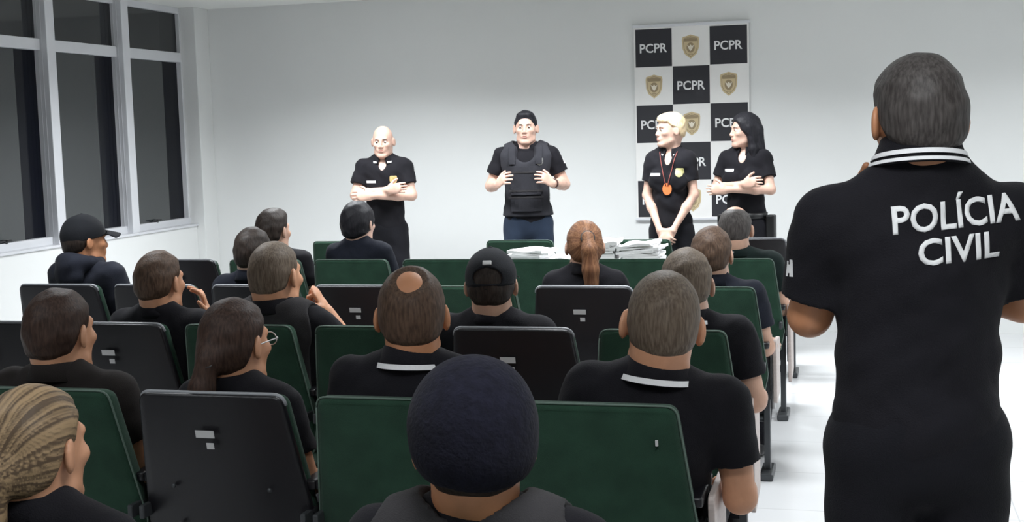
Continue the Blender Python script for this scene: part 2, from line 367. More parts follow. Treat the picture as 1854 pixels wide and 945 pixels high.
PUP = dict(lap=((.225, .03, .20), (.11, .25, .09)), rest=((.238, .0, .19), (.235, .25, .15)), chin=((.225, .22, .21), (.102, .185, .440)),
           fist=((.25, .23, .20), (.118, .185, .450)), crossR=((.228, .06, .235), (-.055, .185, .275)), crossL=((.228, .06, .225), (-.06, .215, .235)),
           speak=((.265, -.01, .235), (.195, .19, .250)), clasp=((.195, .02, .20), (.045, .15, -.04)), down=((.25, -.02, .19), (.25, .06, -.04)))
def person(label, head=None, foot=None, top=None, yaw=0, lean=-.08, twist=0, side=0, hy=0, hp=0, hr=0, s=.95, hs=1.12, bulk=1.0, seated=True, pelvis=None,
           arms=('lap', 'lap'), sk=SK_MID, hair=('short', H_DARK), ho=None, top_m=BLACK, leg_m=TROUS, collar='polo', stripe=False, long_sleeve=False,
           vest=None, cap=None, beanie=None, face=False, vx=.0065, seed=1, group=None, female=False, armo=None, belt=False, hand_n=None, curl=.45, sleeve=.62, neck=.07, glasses=None, cz=0.0, shz=.445, bust=.034):
    rnd = random.Random(seed)
    # upper body frame, origin at the pelvis
    U = Matrix.Rotation(side, 4, 'Y') @ Matrix.Rotation(-lean, 4, 'X') @ Matrix.Rotation(twist, 4, 'Z')
    hloc = Vector((0, .008 if not seated else .018, .545*s+neck*hs*s))
    htop_local = (U @ hloc).z + .120*hs*s
    if pelvis is None: pelvis = max(.43, top-htop_local) if seated else .95*s
    T = Matrix.Translation((0, 0, pelvis)) @ U
    tp = lambda x, y, z: T @ Vector((x*s, y*s, z*s))
    Hc = T @ hloc
    HM = Matrix.Translation(Hc) @ Matrix.Rotation(yaw*0+twist+hy, 4, 'Z') @ Matrix.Rotation(hp, 4, 'X') @ Matrix.Rotation(hr, 4, 'Y')
    HS = hs*s
    if head is not None:
        o2 = Matrix.Rotation(yaw, 3, 'Z') @ Vector((Hc.x, Hc.y, 0)); loc = (head[0]-o2.x, head[1]-o2.y, 0)
    else: loc = (foot[0], foot[1], 0)
    root = thing('person', label, 'person', loc, yaw, group)
    b = bulk; wz = .90 if female else 1.0
    sh = {1: tp(.178*b*wz, 0, shz), -1: tp(-.178*b*wz, 0, shz)}
    # ---- joints of the arms
    J = {}
    for sx, pose in ((1, arms[0]), (-1, arms[1])):
        e_, w_ = PUP[pose] if isinstance(pose, str) else pose
        if isinstance(pose, str): e_ = (e_[0]*(.5+.5*b)*(.95 if female else 1), e_[1], e_[2])
        J[sx] = (tp(sx*e_[0], e_[1], e_[2]), tp(sx*w_[0], w_[1], w_[2]), pose)
    if seated:
        hip = {sx: Vector((sx*.09*s*b, .02, pelvis-.01)) for sx in (1, -1)}; knee = {sx: Vector((sx*.13*s, .42*s, pelvis-.005+.02)) for sx in (1, -1)}
        ank = {sx: Vector((sx*.12*s, .40*s, .085)) for sx in (1, -1)}
    else:
        hip = {sx: Vector((sx*.088*s*b, 0, pelvis-.05*s)) for sx in (1, -1)}; knee = {sx: Vector((sx*.105*s, .015*s, .50*s)) for sx in (1, -1)}
        ank = {sx: Vector((sx*.12*s, -.015*s, .085*s)) for sx in (1, -1)}
    ax = max(.34, .33*b)*s+.02
    allp = [Hc]+[p for q in J.values() for p in q[:2]]+list(knee.values())+list(ank.values())
    lo = np.array([min(-ax, min(p.x for p in allp)-.15), min(-.24, min(p.y for p in allp)-.16), -.01]); hi = np.array([max(ax, max(p.x for p in allp)+.15), max(.2, max(p.y for p in allp)+.26), Hc.z+.16*HS+.03])
    lo[1] = min(lo[1], Hc.y-.14); hi[1] = max(hi[1], Hc.y+.16)
    B = Field(lo, hi, vx)
    up3 = np.array((T.to_3x3()), np.float32)
    def torso(F, g, k=.05):
        F.add(ell(tp(0, 0, .0), ((.158*b+(.01 if female else 0))*s+g, .112*b*s+g, .12*s+g), up3), k)
        F.add(ell(tp(0, .005, .15), ((.142 if female else .150)*b*s+g, .104*b*s+g, .15*s+g), up3), k)
        F.add(ell(tp(0, .0, .32), (.160*b*wz*s+g, .110*b*s+g, .165*s+g), up3), k)
        F.add(cone(tp(-.125*b*wz, -.004, shz-.03), tp(.125*b*wz, -.004, shz-.03), .067*s+g, .067*s+g), k)
        for sx in (1, -1): F.add(cone(tp(sx*.03, -.018, .503), tp(sx*.155*b*wz, -.006, shz+.001), .042*s+g, .043*s+g), .03)
        if female:
            for sx in (1, -1): F.add(ell(tp(sx*.07, .085, .30), (.055*s+g, bust*s+g, .055*s+g), up3), .03)
        elif b > 1.08: F.add(ell(tp(0, .06, .13), (.13*b*s, .10*b*s, .14*s), up3), .05)
    torso(B, 0)
    # neck and head
    hm3 = HM.to_3x3()
    nk = HM @ Vector((0, -.028*HS, -.075*HS)); B.add(cone(tp(0, -.012, .49), nk, (.064 if not female else .053)*s*hs**.5, (.060 if not female else .049)*HS), .03)
    B.add(cone(nk, HM @ Vector((0, -.03*HS, -.02*HS)), (.060 if not female else .049)*HS, .055*HS), .02)
    Hinv = np.array(HM.inverted(), np.float32)
    def inhead(prim):
        f, l, h = prim
        def g(X, Y, Z):
            a = Hinv
            return f(a[0, 0]*X+a[0, 1]*Y+a[0, 2]*Z+a[0, 3], a[1, 0]*X+a[1, 1]*Y+a[1, 2]*Z+a[1, 3], a[2, 0]*X+a[2, 1]*Y+a[2, 2]*Z+a[2, 3])
        cs = [HM @ Vector((x, y, z)) for x in (l[0], h[0]) for y in (l[1], h[1]) for z in (l[2], h[2])]
        return g, np.min(np.array(cs), 0), np.max(np.array(cs), 0)
    for sg, pr, k in head_prims(HS): (B.add if sg > 0 else B.sub)(inhead(pr), k*HS)
    # arms, hands
    ab = (.82 if female else 1.0)*(.6+.4*b)
    for sx in (1, -1):
        e_, w_, pose = J[sx]
        B.add(cone(sh[sx], e_, .052*s*ab, .041*s*ab), .03); B.add(cone(e_, e_.lerp(w_, .35), .041*s*ab, .040*s*ab), .02); B.add(cone(e_.lerp(w_, .35), w_, .040*s*ab, .026*s*ab), .02)
        d = (w_-e_).normalized(); n = Vector((-sx, 0, -.3)); sd = Vector((0, 0, 1)); cu = curl; spr = .15
        if pose in ('lap', 'rest'): n = Vector((-.2*sx, 0, -1)); sd = Vector((-sx, 0, 0)); d = (d+Vector((-.2*sx, .3, -.2))).normalized()
        if pose == 'chin': d = Vector((-.22*sx, -.10, 1)).normalized(); n = Vector((-.75*sx, -.6, .0)); sd = Vector((-sx*.3, -.7, .2)); cu = .36; spr = .45
        if pose == 'fist': d = Vector((-.45*sx, -.15, .85)).normalized(); n = Vector((-.9*sx, -.2, -.4)); sd = Vector((0, -.9, .2)); cu = 1.35; spr = .02
        if pose in ('crossR', 'crossL'): n = Vector((0, -1, -.15)); sd = Vector((0, 0, 1)); cu = .35
        if pose == 'speak': d = (d*.6+Vector((-.45*sx, .25, .45))).normalized(); n = Vector((-sx*.8, -.3, -.1)); sd = Vector((0, -.3, 1)); cu = .38; spr = .35
        if pose == 'clasp': d = (d+Vector((-.5*sx, .0, -.2))).normalized(); n = Vector((-.2*sx, -1, 0)); sd = Vector((-sx, 0, .3)); cu = .5
        if hand_n and sx in hand_n: d, n, sd = [Vector(q) for q in hand_n[sx]]
        for pr, k in hand_prims(w_, d, n, sd, s*1.02*(.92 if female else 1), cu, spr): B.add(pr, k*1.0)
    for sx in (1, -1):
        B.add(cone(hip[sx], knee[sx], .085*s*(.7+.3*b), .055*s), .04); B.add(cone(knee[sx], knee[sx].lerp(ank[sx], .35), .052*s, .054*s), .02); B.add(cone(knee[sx].lerp(ank[sx], .35), ank[sx], .054*s, .036*s), .02)
        B.add(cone(ank[sx]+Vector((0, -.02, -.04))*s, ank[sx]+Vector((0, .15, -.055))*s, .033*s, .024*s), .02)
    body = obj('body', B.mesh('body'), sk, root); del B
    # ---- trousers
    L = Field((lo[0], lo[1], 0), (hi[0], hi[1], pelvis+.16), max(vx, .008)); g = .014
    if seated:
        L.add(ell((0, .0, pelvis), (.165*b*s+g, .12*b*s+g, .10*s+g)), .04)
    else:
        L.add(ell((0, 0, pelvis-.01), (.158*b*s+g*.6, .115*b*s+g*.6, .13*s)), .04); L.add(ell((0, 0, pelvis-.09*s), (.155*b*s+g*.4, .110*b*s, .09*s)), .03)
    for sx in (1, -1):
        L.add(cone(hip[sx], knee[sx], .090*s*(.7+.3*b)+g*.4, .062*s+g), .035); L.add(cone(knee[sx], ank[sx]+Vector((0, 0, .02)), .060*s+g, .050*s+g), .03)
    L.noise(.0025, 38, seed); L.cut(lambda X, Y, Z: Z-(pelvis+(.085*s if not seated else .09*s))+0*X+0*Y)
    obj('trousers', L.mesh('trousers'), leg_m, root); del L
    for sx in (1, -1):
        Sh = Field(ank[sx]+Vector((-.07, -.10, -.10)), ank[sx]+Vector((.07, .24, .04)), .006)
        Sh.add(cone(ank[sx]+Vector((0, -.02, -.03))*s, ank[sx]+Vector((0, .06, -.045))*s, .046*s, .044*s), .02); Sh.add(cone(ank[sx]+Vector((0, .05, -.050))*s, ank[sx]+Vector((0, .155, -.055))*s, .044*s, .036*s, np.array((0, 0, 1.), np.float32), .8), .02)
        Sh.cut(lambda X, Y, Z: .003-Z+0*X+0*Y)
        obj('shoe', Sh.mesh('shoe'), LEATHER, root)
    # ---- shirt
    SM = Field((lo[0], lo[1], pelvis-.16), (hi[0], hi[1], Hc.z), vx if vx < .006 else .0065); g = .013
    torso(SM, g)
    for sx in (1, -1):
        e_, w_, pose = J[sx]; lsv = long_sleeve
        if lsv:
            SM.add(cone(sh[sx], e_, .060*s*ab+.008, .050*s*ab+.009), .03); SM.add(cutp(cone(e_, w_+(w_-e_)*.1, .048*s*ab+.009, .034*s+.006), w_, (w_-e_).normalized()), .02)
        else:
            q = sh[sx].lerp(e_, sleeve+.15); pc = sh[sx].lerp(e_, sleeve)
            SM.add(cutp(cone(sh[sx], q, .060*s*ab+.007, .057*s*ab+.011), pc, (e_-sh[sx]).normalized()), .028)
    if collar != 'hood' and not face: SM.add(cone(tp(0, -.012, .43), tp(0, -.014, .498+cz), .086*s, .072*s*hs**.5), .03)
    if face and collar == 'polo': SM.sub(ell(tp(0, .085, .475), (.030*s, .06*s, .062*s)), .008)
    SM.noise(.0036, 34, seed); SM.noise(.0014, 75, seed+3)
    hemz = pelvis-.10*s if not belt else pelvis+.03*s
    SM.cut(lambda X, Y, Z: hemz+.004*np.sin(X*25+seed)-Z+0*Y)
    shirt = obj('hoodie' if collar == 'hood' else 'shirt', SM.mesh('shirt'), top_m, root); del SM
    bvh = BVHTree.FromPolygons([v.co.copy() for v in shirt.data.vertices], [tuple(p.vertices) for p in shirt.data.polygons]) if (face or stripe or vest or seated is False) else None
    T3 = T.to_3x3(); X_, Y_, Z_ = T3 @ Vector((1, 0, 0)), T3 @ Vector((0, 1, 0)), T3 @ Vector((0, 0, 1))
    nb = tp(0, -.010, .500+cz); k = (1.0 if not female else .88)*s*hs**.5
    # neck axis leans with the head
    axn = (Z_*.12+(nk-tp(0, -.012, .49))*.5).normalized(); q3 = Vector((0, 0, 1)).rotation_difference(axn).to_matrix() @ Matrix.Rotation(twist, 3, 'Z')
    if collar == 'polo':
        prof = [(.0625*k, -.010), (.0625*k, .040*k), (.066*k, .046*k), (.073*k, .040*k), (.093*k, -.014*k), (.090*k, -.018*k), (.070*k, .020*k)]
        co = obj('collar', ring_band(nb, q3, prof, 1.0, 1.05, gap=.32, tilt=.020*k), top_m, root, True)
        if stripe:
            for t0, t1 in (((.60, .76), (.88, 1.0)) if stripe == 2 else ((.76, 1.0),)):
                a = lambda t: ((.073+.020*t)*k+.0012, (.040-.054*t)*k)
                c = lambda t: ((.073+.020*t)*k+.0034, (.040-.054*t)*k+.0006)
                tag(obj('collar_stripe', ring_band(nb, q3, [a(t0), c(t0), c(t1), a(t1)], 1.0, 1.05, gap=.45, tilt=.020*k), STRIPE, co), 'white stripe')
    elif collar == 'round':
        obj('collar', ring_band(nb, q3, [(.064*k, -.02), (.064*k, .010*k), (.070*k, .012*k), (.080*k, -.012*k), (.078*k, -.03)], 1.0, 1.05, tilt=.022*k), top_m, root, True)
    elif collar == 'hood':
        Fh = Field(nb-Vector((.2, .22, .14)), nb+Vector((.2, .2, .12)), .0065)
        for i in range(14):
            a0, a1 = [math.pi*.5+.5+(2*math.pi-1.0)*j/14 for j in (i, i+1)]
            r0 = .030+.022*max(0, -math.sin(a0)); r1 = .030+.022*max(0, -math.sin(a1))
            P0 = nb+T3@Vector((math.cos(a0)*.085*s, math.sin(a0)*.085*s-.012, .012-.012*math.sin(a0))); P1 = nb+T3@Vector((math.cos(a1)*.085*s, math.sin(a1)*.085*s-.012, .012-.012*math.sin(a1)))
            Fh.add(cone(P0, P1, r0, r1), .01)
        Fh.add(ell(nb+T3@Vector((0, -.105, -.035)), (.095, .045, .07)), .03); Fh.noise(.003, 50, seed)
        obj('hood', Fh.mesh('hood'), top_m, root)
    # ---- vest
    if vest:
        VF = Field((lo[0], lo[1], pelvis-.02), (hi[0], hi[1], Hc.z), .0065); torso(VF, .034, .04)
        for sx in (1, -1):
            VF.sub(cone(sh[sx]+X_*sx*.045+Z_*.03, sh[sx]+X_*sx*.05-Z_*.30, .075*s, .085*s), .01)
        VF.sub(cone(tp(0, .0, .47), tp(0, .0, .62), .080*s, .11*s), .01); VF.sub(ell(tp(0, .11, .47), (.075*s, .06*s, .07*s)), .02)
        VF.noise(.0015, 60, seed); VF.cut(lambda X, Y, Z: pelvis+.02*s-Z+0*X+0*Y)
        vo = obj('vest', VF.mesh('vest'), vest, root)
        vb = BVHTree.FromPolygons([v.co.copy() for v in vo.data.vertices], [tuple(p.vertices) for p in vo.data.polygons])
        for sx in (1, -1):
            decal(vo, vb, quad_bm(.045, .13), tp(sx*.095, 0, .45), X_, Z_, -Y_, vest, 'shoulder_strap', off=.002, thick=.008)
        if face:
            decal(vo, vb, quad_bm(.22, .20), tp(0, 0, .27), X_, Z_, -Y_, vest, 'front_pouch', off=.002, thick=.012)
            decal(vo, vb, quad_bm(.22, .09), tp(0, 0, .10), X_, Z_, -Y_, vest, 'front_pouch', off=.002, thick=.014)
            for z in (.20, .155, .33): decal(vo, vb, quad_bm(.25, .012), tp(0, 0, z), X_, Z_, -Y_, GREY, 'webbing_strap', off=.012, thick=.005)
            decal(vo, vb, shield_bm(.05, .055), tp(-.10, 0, .40), X_, Z_, -Y_, mat('patch_grey', (.16, .16, .15), .7, var=.3, vscale=70), 'chest_patch', off=.003, label='grey chest patch')
        else:
            for z in (.12, .20, .28): decal(vo, vb, quad_bm(.26, .012), tp(0, 0, z), X_, Z_, Y_, vest, 'webbing_strap', off=.002, thick=.005)
    if belt:
        obj('belt', ring_band((0, 0, pelvis+.045*s), Matrix.Identity(3), [((.161*b)*s+.004, -.02), ((.161*b)*s+.016, -.02), ((.161*b)*s+.016, .02), ((.161*b)*s+.004, .02)], 1, .74), LEATHER, root, True)
    # ---- hair, cap, beanie
    style, hmt = hair; hv = .0042 if vx >= .006 else .0038
    if style:
        HF = make_hair(style, HS, hv, seed, ho)
        if cap == 'front' or beanie: HF.cut(lambda X, Y, Z: Z-.05*HS+0*X+0*Y)
        ho_ = obj('hair', HF.mesh('hair', HM), hmt, root)
        if hmt in (H_STREAK, H_RED):
            n_ = len(ho_.data.vertices); co_ = np.empty(n_*3, np.float32); ho_.data.vertices.foreach_get('co', co_); co_ = co_.reshape(-1, 3)
            A_ = np.array(HM.inverted(), np.float32); co_ = (co_@A_[:3, :3].T+A_[:3, 3])/HS
            ph = np.arctan2(co_[:, 2]-(.05 if style == 'pony' else -.03), co_[:, 0]); yy_ = co_[:, 1]*4
            v_ = .5+.08*np.sin(ph*9+1+yy_)+.10*np.sin(ph*23+2.3-yy_)+.13*np.sin(ph*47+.4+yy_)+.12*np.sin(ph*131+yy_*2)+.10*np.sin(ph*83-yy_)
            ho_.data.attributes.new('strand', 'FLOAT', 'POINT').data.foreach_set('value', v_.astype(np.float32))
        if style == 'bald': pass
    if style == 'pony' or style == 'lowpony':
        zz, yy = ((.052, -.125) if style == 'pony' else (-.03, -.118))
        obj('hair_tie', ring_band(HM @ Vector((0, yy*HS, zz*HS)), (HM.to_3x3() @ Matrix.Rotation(1.1 if style == 'pony' else .5, 3, 'X')), [(.027*HS, -.006), (.033*HS, -.006), (.033*HS, .006), (.027*HS, .006)]), LEATHER, root, True)
    if cap:
        CFd = Field((-.13*HS, -.15*HS, -.02*HS), (.13*HS, .16*HS, .17*HS), .0042); sc = [x*HS for x in (.091, .112, .106)]
        CFd.add(ell((0, -.012*HS, .030*HS), sc), .01); CFd.sub(ell((0, -.012*HS, .026*HS), [x-.007 for x in sc]), .003)
        CFd.cut(lambda X, Y, Z: (.014*HS+.16*Y)-Z+0*X)
        if cap == 'back': CFd.sub(ell((0, -.115*HS, .040*HS), (.050*HS, .06*HS, .034*HS)), .004); CFd.add(cutp(ell((0, -.012*HS, .016*HS), [(x+.001) for x in (sc[0], sc[1], .014*HS)]), (0, -.05*HS, 0), (0, 1, 0)), .003); CFd.sub(ell((0, -.012*HS, .026*HS), [x-.007 for x in sc]), .003)
        CFd.noise(.0008, 60, seed)
        co = obj('cap', CFd.mesh('cap', HM), CAPM, root)
        # brim
        bm = bmesh.new(); sg = 1; N = 16; top_, bot_ = [], []
        for t_, lst in ((.0, top_), (-.004, bot_)):
            for j in range(5):
                lst.append([bm.verts.new(HM @ Vector((math.sin(a)*(.080+.004*j)*HS, (.065+.035*math.cos(a)+(.030+.0*a)*j*.62*math.cos(a*.85))*HS*sg, (.052-.010*j*.5-.020*math.sin(a)**2)*HS+t_))) for a in [(-1.15+2.3*i/N) for i in range(N+1)]])
        for lst in (top_, bot_):
            for A, Bq in zip(lst, lst[1:]):
                for i in range(N): bm.faces.new((A[i], A[i+1], Bq[i+1], Bq[i]))
        for i in range(N): bm.faces.new((top_[-1][i], top_[-1][i+1], bot_[-1][i+1], bot_[-1][i])); bm.faces.new((top_[0][i], top_[0][i+1], bot_[0][i+1], bot_[0][i]))
        for j in range(4):
            for i in (0, N): bm.faces.new((top_[j][i], top_[j+1][i], bot_[j+1][i], bot_[j][i]))
        obj('brim', bm, CAPM, co, True)
        bmb = bmesh.new(); bmesh.ops.create_uvsphere(bmb, u_segments=10, v_segments=6, radius=.008)
        for v in bmb.verts: v.co = HM @ (Vector((v.co.x, v.co.y, v.co.z*.5))+Vector((0, -.012*HS, .136*HS)))
        obj('button', bmb, CAPM, co, True)
        if cap == 'back':
            bm = bmesh.new(); box(bm, -.016, .016, -.004, .004, -.008, .008, .002, M=HM @ Matrix.Translation((0, -.112*HS, .092*HS)) @ Matrix.Rotation(-.55, 4, 'X')); tag(obj('cap_label', bm, LABELM, co), 'white label')
    if beanie:
        BF = Field((-.14*HS, -.17*HS, -.12*HS), (.14*HS, .16*HS, .20*HS), .0045); t_ = .018
        BF.add(ell((0, -.016*HS, .030*HS), ((.082+t_)*HS, (.100+t_)*HS, (.089+t_)*HS)), .01); BF.add(ell((0, -.040*HS, -.005*HS), ((.076+t_*.8)*HS, (.070+t_)*HS, .066*HS)), .02)
        BF.cut(lambda X, Y, Z: (np.interp(Y/HS, [-.12, -.06, 0, .03, .08], [-.055, -.042, .010, .020, .035]).astype(np.float32))*HS-Z+0*X)
        BF.noise(.0018, 28, seed); obj('beanie', BF.mesh('beanie', HM), BEAN, root)
    # ---- face details
    if face:
        for sx in (1, -1):
            bm = bmesh.new(); bmesh.ops.create_uvsphere(bm, u_segments=16, v_segments=10, radius=.0108*HS)
            for f in bm.faces: f.material_index = 1 if f.calc_center_median().y > .0078*HS else 0
            # the ball is turned so that its iris (rings round +Z pole) looks forward
            for v in bm.verts: v.co = HM @ (v.co+Vector((sx*.031, .0790, .004))*HS)
            obj('eye', bm, [EYEW, IRIS], root, True)
            bm = bmesh.new(); tube(bm, [HM @ (Vector((sx*x, y, z))*HS) for x, y, z in ((.014, .0935, .0235), (.026, .0935, .026), (.038, .088, .0265), (.047, .078, .0215))], [.0014*HS, .0024*HS, .0020*HS, .0010*HS])
            obj('eyebrow', bm, BROW if hmt is not H_BLONDE else H_STREAK, root, True)
        for z, r in ((-.0555, .0042), (-.0665, .0050)):
            bm = bmesh.new(); tube(bm, [HM @ (Vector((x, y, z+dz))*HS) for x, y, dz in ((-.024, .083, -.001), (-.012, .0955, .0), (0, .0985, -.0006), (.012, .0955, .0), (.024, .083, -.001))], [.0012*HS, r*.9*HS, r*HS, r*.9*HS, .0012*HS])
            obj('lip', bm, LIP, root, True)
    if glasses:
        bm = bmesh.new()
        for sx in (1, -1):
            tube(bm, [HM @ (Vector((sx*x, y, z))*HS) for x, y, z in ((.060, .098, .008), (.074, .085, .008), (.083, .02, .006), (.086, -.010, .004), (.084, -.022, -.010))], .0022, 6)
            tube(bm, [HM @ (Vector((sx*(.034+.024*math.cos(a)), .104-.004*abs(math.cos(a)), .002+.018*math.sin(a)))*HS) for a in [k*math.pi/8 for k in range(17)]], .0016, 6)
        tube(bm, [HM @ (Vector((x, .107, .006))*HS) for x in (-.011, 0, .011)], .0018, 6)
        obj('glasses', bm, glasses, root, True)
    info = dict(root=root, body=body, shirt=shirt, bvh=bvh, T=T, tp=tp, HM=HM, HS=HS, X=X_, Y=Y_, Z=Z_, J=J, sh=sh, s=s, nb=nb)
    return info

# ================================================================== the room
YW = 10.2; XL = -5.36; XR = 3.6; YB = -1.6; ZS = .885     # front wall, left wall, right wall, back wall, window sill
def struct(name, bm, m_, parent=None): 
    o = obj(name, bm, m_, parent)
    if not parent: o['kind'] = 'structure'
    return o
bm = bmesh.new(); box(bm, XL-.3, XR+.2, YB-.2, YW+.2, -.12, 0)
FLOORM = mat('floor_tile', (.66, .66, .67), .22, var=.05, vscale=1.5, spec=.4)
nt = FLOORM.node_tree; tc = nt.nodes.new('ShaderNodeTexCoord'); br = nt.nodes.new('ShaderNodeTexBrick'); b = nt.nodes['Principled BSDF']
br.offset = 0; br.inputs['Scale'].default_value = 1; br.inputs['Brick Width'].default_value = .6; br.inputs['Row Height'].default_value = .6; br.inputs['Mortar Size'].default_value = .003
br.inputs['Color1'].default_value = (.68, .68, .69, 1); br.inputs['Color2'].default_value = (.64, .645, .655, 1); br.inputs['Mortar'].default_value = (.50, .50, .51, 1)
nt.links.new(tc.outputs['Object'], br.inputs[0]); nt.links.new(br.outputs[0], b.inputs['Base Color'])
struct('floor', bm, FLOORM)
bm = bmesh.new(); box(bm, XL-.3, XR+.2, YB-.2, YW+.2, CEIL, CEIL+.12); struct('ceiling', bm, CEILM)
bm = bmesh.new(); box(bm, XL-.3, XR+.2, YW, YW+.2, 0, CEIL); struct('wall_front', bm, WALLM)
bm = bmesh.new(); box(bm, XR, XR+.2, YB, YW, 0, CEIL); struct('wall_right', bm, WALLM)
bm = bmesh.new(); box(bm, XL-.3, XR+.2, YB-.2, YB, 0, CEIL); struct('wall_back', bm, WALLM)
XC = at(385, 200, 1, YW).x            # corner of the column with the front wall
YC0 = YW-.24; XG = XC-.17
bm = bmesh.new(); box(bm, XL-.3, XC, YC0, YW, 0, CEIL, .004); struct('trim_1', bm, WALLM)      # corner column
bm = bmesh.new(); box(bm, XG-.16, XG+.10, YB, YC0, 0, ZS, .006)
struct('wall_left', bm, WALLM)
bm = bmesh.new(); box(bm, XG-.16, XG+.115, YB, YC0, ZS, ZS+.018, .004); struct('trim_2', bm, FRAMEM)   # ledge
# ribbon window
win = bpy.data.objects.new('window_1', None); COL.objects.link(win); win['kind'] = 'structure'; win.location = (XG, 7, ZS)
def wpart(name, bm, m_, par=None):
    o = obj(name, bm, m_)
    o.parent = win; o.location = (-XG, -7, -ZS); return o
JY = YC0; mull = []
y = JY-.95
while y > YB+.3: mull.append(y); y -= .97
Z0 = ZS+.018; TZ = 2.30
bm = bmesh.new()
box(bm, XG-.03, XG+.045, YB, JY, Z0, Z0+.055, .003); box(bm, XG-.03, XG+.03, YB, JY, CEIL-.05, CEIL, .003)
box(bm, XG-.03, XG+.03, JY-.018, JY, Z0+.055, CEIL-.05)
wpart('window_frame', bm, FRAMEM)
bays = []
ye = JY-.018
for y in mull:
    bm = bmesh.new(); box(bm, XG-.05, XG+.095, y-.05, y+.05, Z0, CEIL, .004)
    for dx in (.02, .05): box(bm, XG+dx, XG+dx+.004, y-.052, y-.05, Z0, CEIL)
    wpart('mullion', bm, FRAMEM); bays.append((y+.05, ye)); ye = y-.05
for (a, c) in bays:
    bm = bmesh.new(); box(bm, XG-.03, XG+.04, a, c, TZ-.035, TZ+.045, .004); wpart('transom', bm, FRAMEM)
    bm = bmesh.new(); box(bm, XG-.004, XG, a, c, TZ+.045, CEIL-.05); wpart('window_pane', bm, NIGHT)
    sp = a+(c-a)*.70
    bm = bmesh.new(); box(bm, XG+.004, XG+.008, a, sp, Z0+.055, TZ-.035); wpart('window_pane', bm, mat('tinted_glass', (.035, .040, .042), .10, spec=.8))
    bm = bmesh.new(); box(bm, XG-.014, XG-.010, sp-.05, c, Z0+.055, TZ-.035); wpart('window_pane', bm, mat('clear_night_glass', (.004, .005, .010), .12, spec=.2))
    bm = bmesh.new(); box(bm, XG+.008, XG+.045, a+.34, a+.37, Z0+.045, Z0+.075, .004); box(bm, XG+.03, XG+.045, a+.29, a+.42, Z0+.062, Z0+.075, .004); wpart('window_latch', bm, LEATHER)

for i, (x, y, pw) in enumerate(LIGHTS):
    t = thing('ceiling_light', 'white recessed rectangular fluorescent ceiling light over the seats', 'ceiling light', (x, y, CEIL), 0, 'fluorescent ceiling lights above the room')
    bm = bmesh.new()
    for q in ((-.62, -.58, -.32, .32), (.58, .62, -.32, .32), (-.58, .58, -.32, -.28), (-.58, .58, .28, .32)): box(bm, q[0], q[1], q[2], q[3], -.03, 0, .003)
    obj('frame', bm, FRAMEM, t)
    bm = bmesh.new(); box(bm, -.58, .58, -.28, .28, -.012, -.002); obj('diffuser', bm, mat('lamp_diffuser_%d' % round(pw), (.9, .9, .9), .5, emit=(LCOL, pw/30)), t)
    ld = bpy.data.lights.new('lamp', 'AREA'); ld.shape = 'RECTANGLE'; ld.size = 1.1; ld.size_y = .5; ld.energy = pw; ld.spread = math.radians(142); ld.color = LCOL
    lo_ = bpy.data.objects.new('lamp', ld); COL.objects.link(lo_); lo_.parent = t; lo_.location = (0, 0, -.035)

# ================================================================== banner on the front wall
YBn = YW-.02
p0 = at(1145, 52, 1, YBn); p1 = at(1353, 41, 1, YBn); pb = at(1155, 394, 1, YBn)
bw = p1.x-p0.x; bh = (p0.z+p1.z)/2-pb.z; bx = (p0.x+p1.x)/2+.01; bz1 = (p0.z+p1.z)/2
ban = thing('wall_banner', 'black and white checkered banner with PCPR lettering and gold shields on the wall', 'banner', (bx, YBn, bz1-bh))
bm = bmesh.new(); box(bm, -bw/2, bw/2, -.004, .004, 0, bh)
cw, ch = (bw-.02)/3, bh/5.0
for r_ in range(5):
    for c2 in range(3):
        if (r_+c2) % 2 == 0:
            x0 = -bw/2+.012+c2*cw; z1 = bh-.012-r_*ch*.995
            box(bm, x0, x0+cw*.985, -.0052, -.004, max(.004, z1-ch*.985), z1, mi=1)
obj('panel', bm, [FABW, FABB], ban)
for r_ in range(5):
    for c2 in range(3):
        xc = -bw/2+.012+(c2+.49)*cw; zc = bh-.012-(r_+.5)*ch
        if (r_+c2) % 2 == 0:
            b_ = text_bm('PCPR', cw*.74, ch*.24, .018)
            for v in b_.verts: v.co += Vector((xc, -.0062, zc))
            obj('lettering', b_, WHITE, ban)
        else:
            b_ = bmesh.new()
            def poly(P, y, mi):
                f = b_.faces.new([b_.verts.new((xc+x*cw*.46, y, zc+z*ch*.60)) for x, z in P]); f.material_index = mi
            SHP = [(-.5, .30), (-.46, .42), (-.2, .47), (0, .52), (.2, .47), (.46, .42), (.5, .30), (.47, -.08), (.34, -.32), (0, -.52), (-.34, -.32), (-.47, -.08)]
            poly(SHP, -.0056, 0); poly([(x*.84, z*.86) for x, z in SHP], -.0060, 1); poly([(x*.78, z*.80) for x, z in SHP], -.0064, 0)
            poly([(-.36, .22), (.36, .22), (.38, .33), (0, .39), (-.38, .33)], -.0068, 1)
            poly([(math.cos(a)*.24, math.sin(a)*.22-.04) for a in [k*math.pi/8 for k in range(16)]], -.0068, 1)
            poly([(-.20, .08), (-.08, .02), (0, .09), (.08, .02), (.20, .08), (.10, -.10), (0, -.19), (-.10, -.10)], -.0072, 2)
            poly([(-.12, -.30), (.12, -.30), (.12, -.34), (-.12, -.34)], -.0068, 1)
            obj('shield_emblem', b_, [mat('emblem_gold', (.62, .50, .30), .6), mat('emblem_brown', (.33, .25, .15), .6), mat('emblem_cream', (.80, .74, .62), .6)], ban)
for z in (-.022, bh):
    bm = bmesh.new(); box(bm, -bw/2-.012, bw/2+.012, -.014, .010, z, z+.022, .004); obj('rail', bm, FRAMEM, ban)

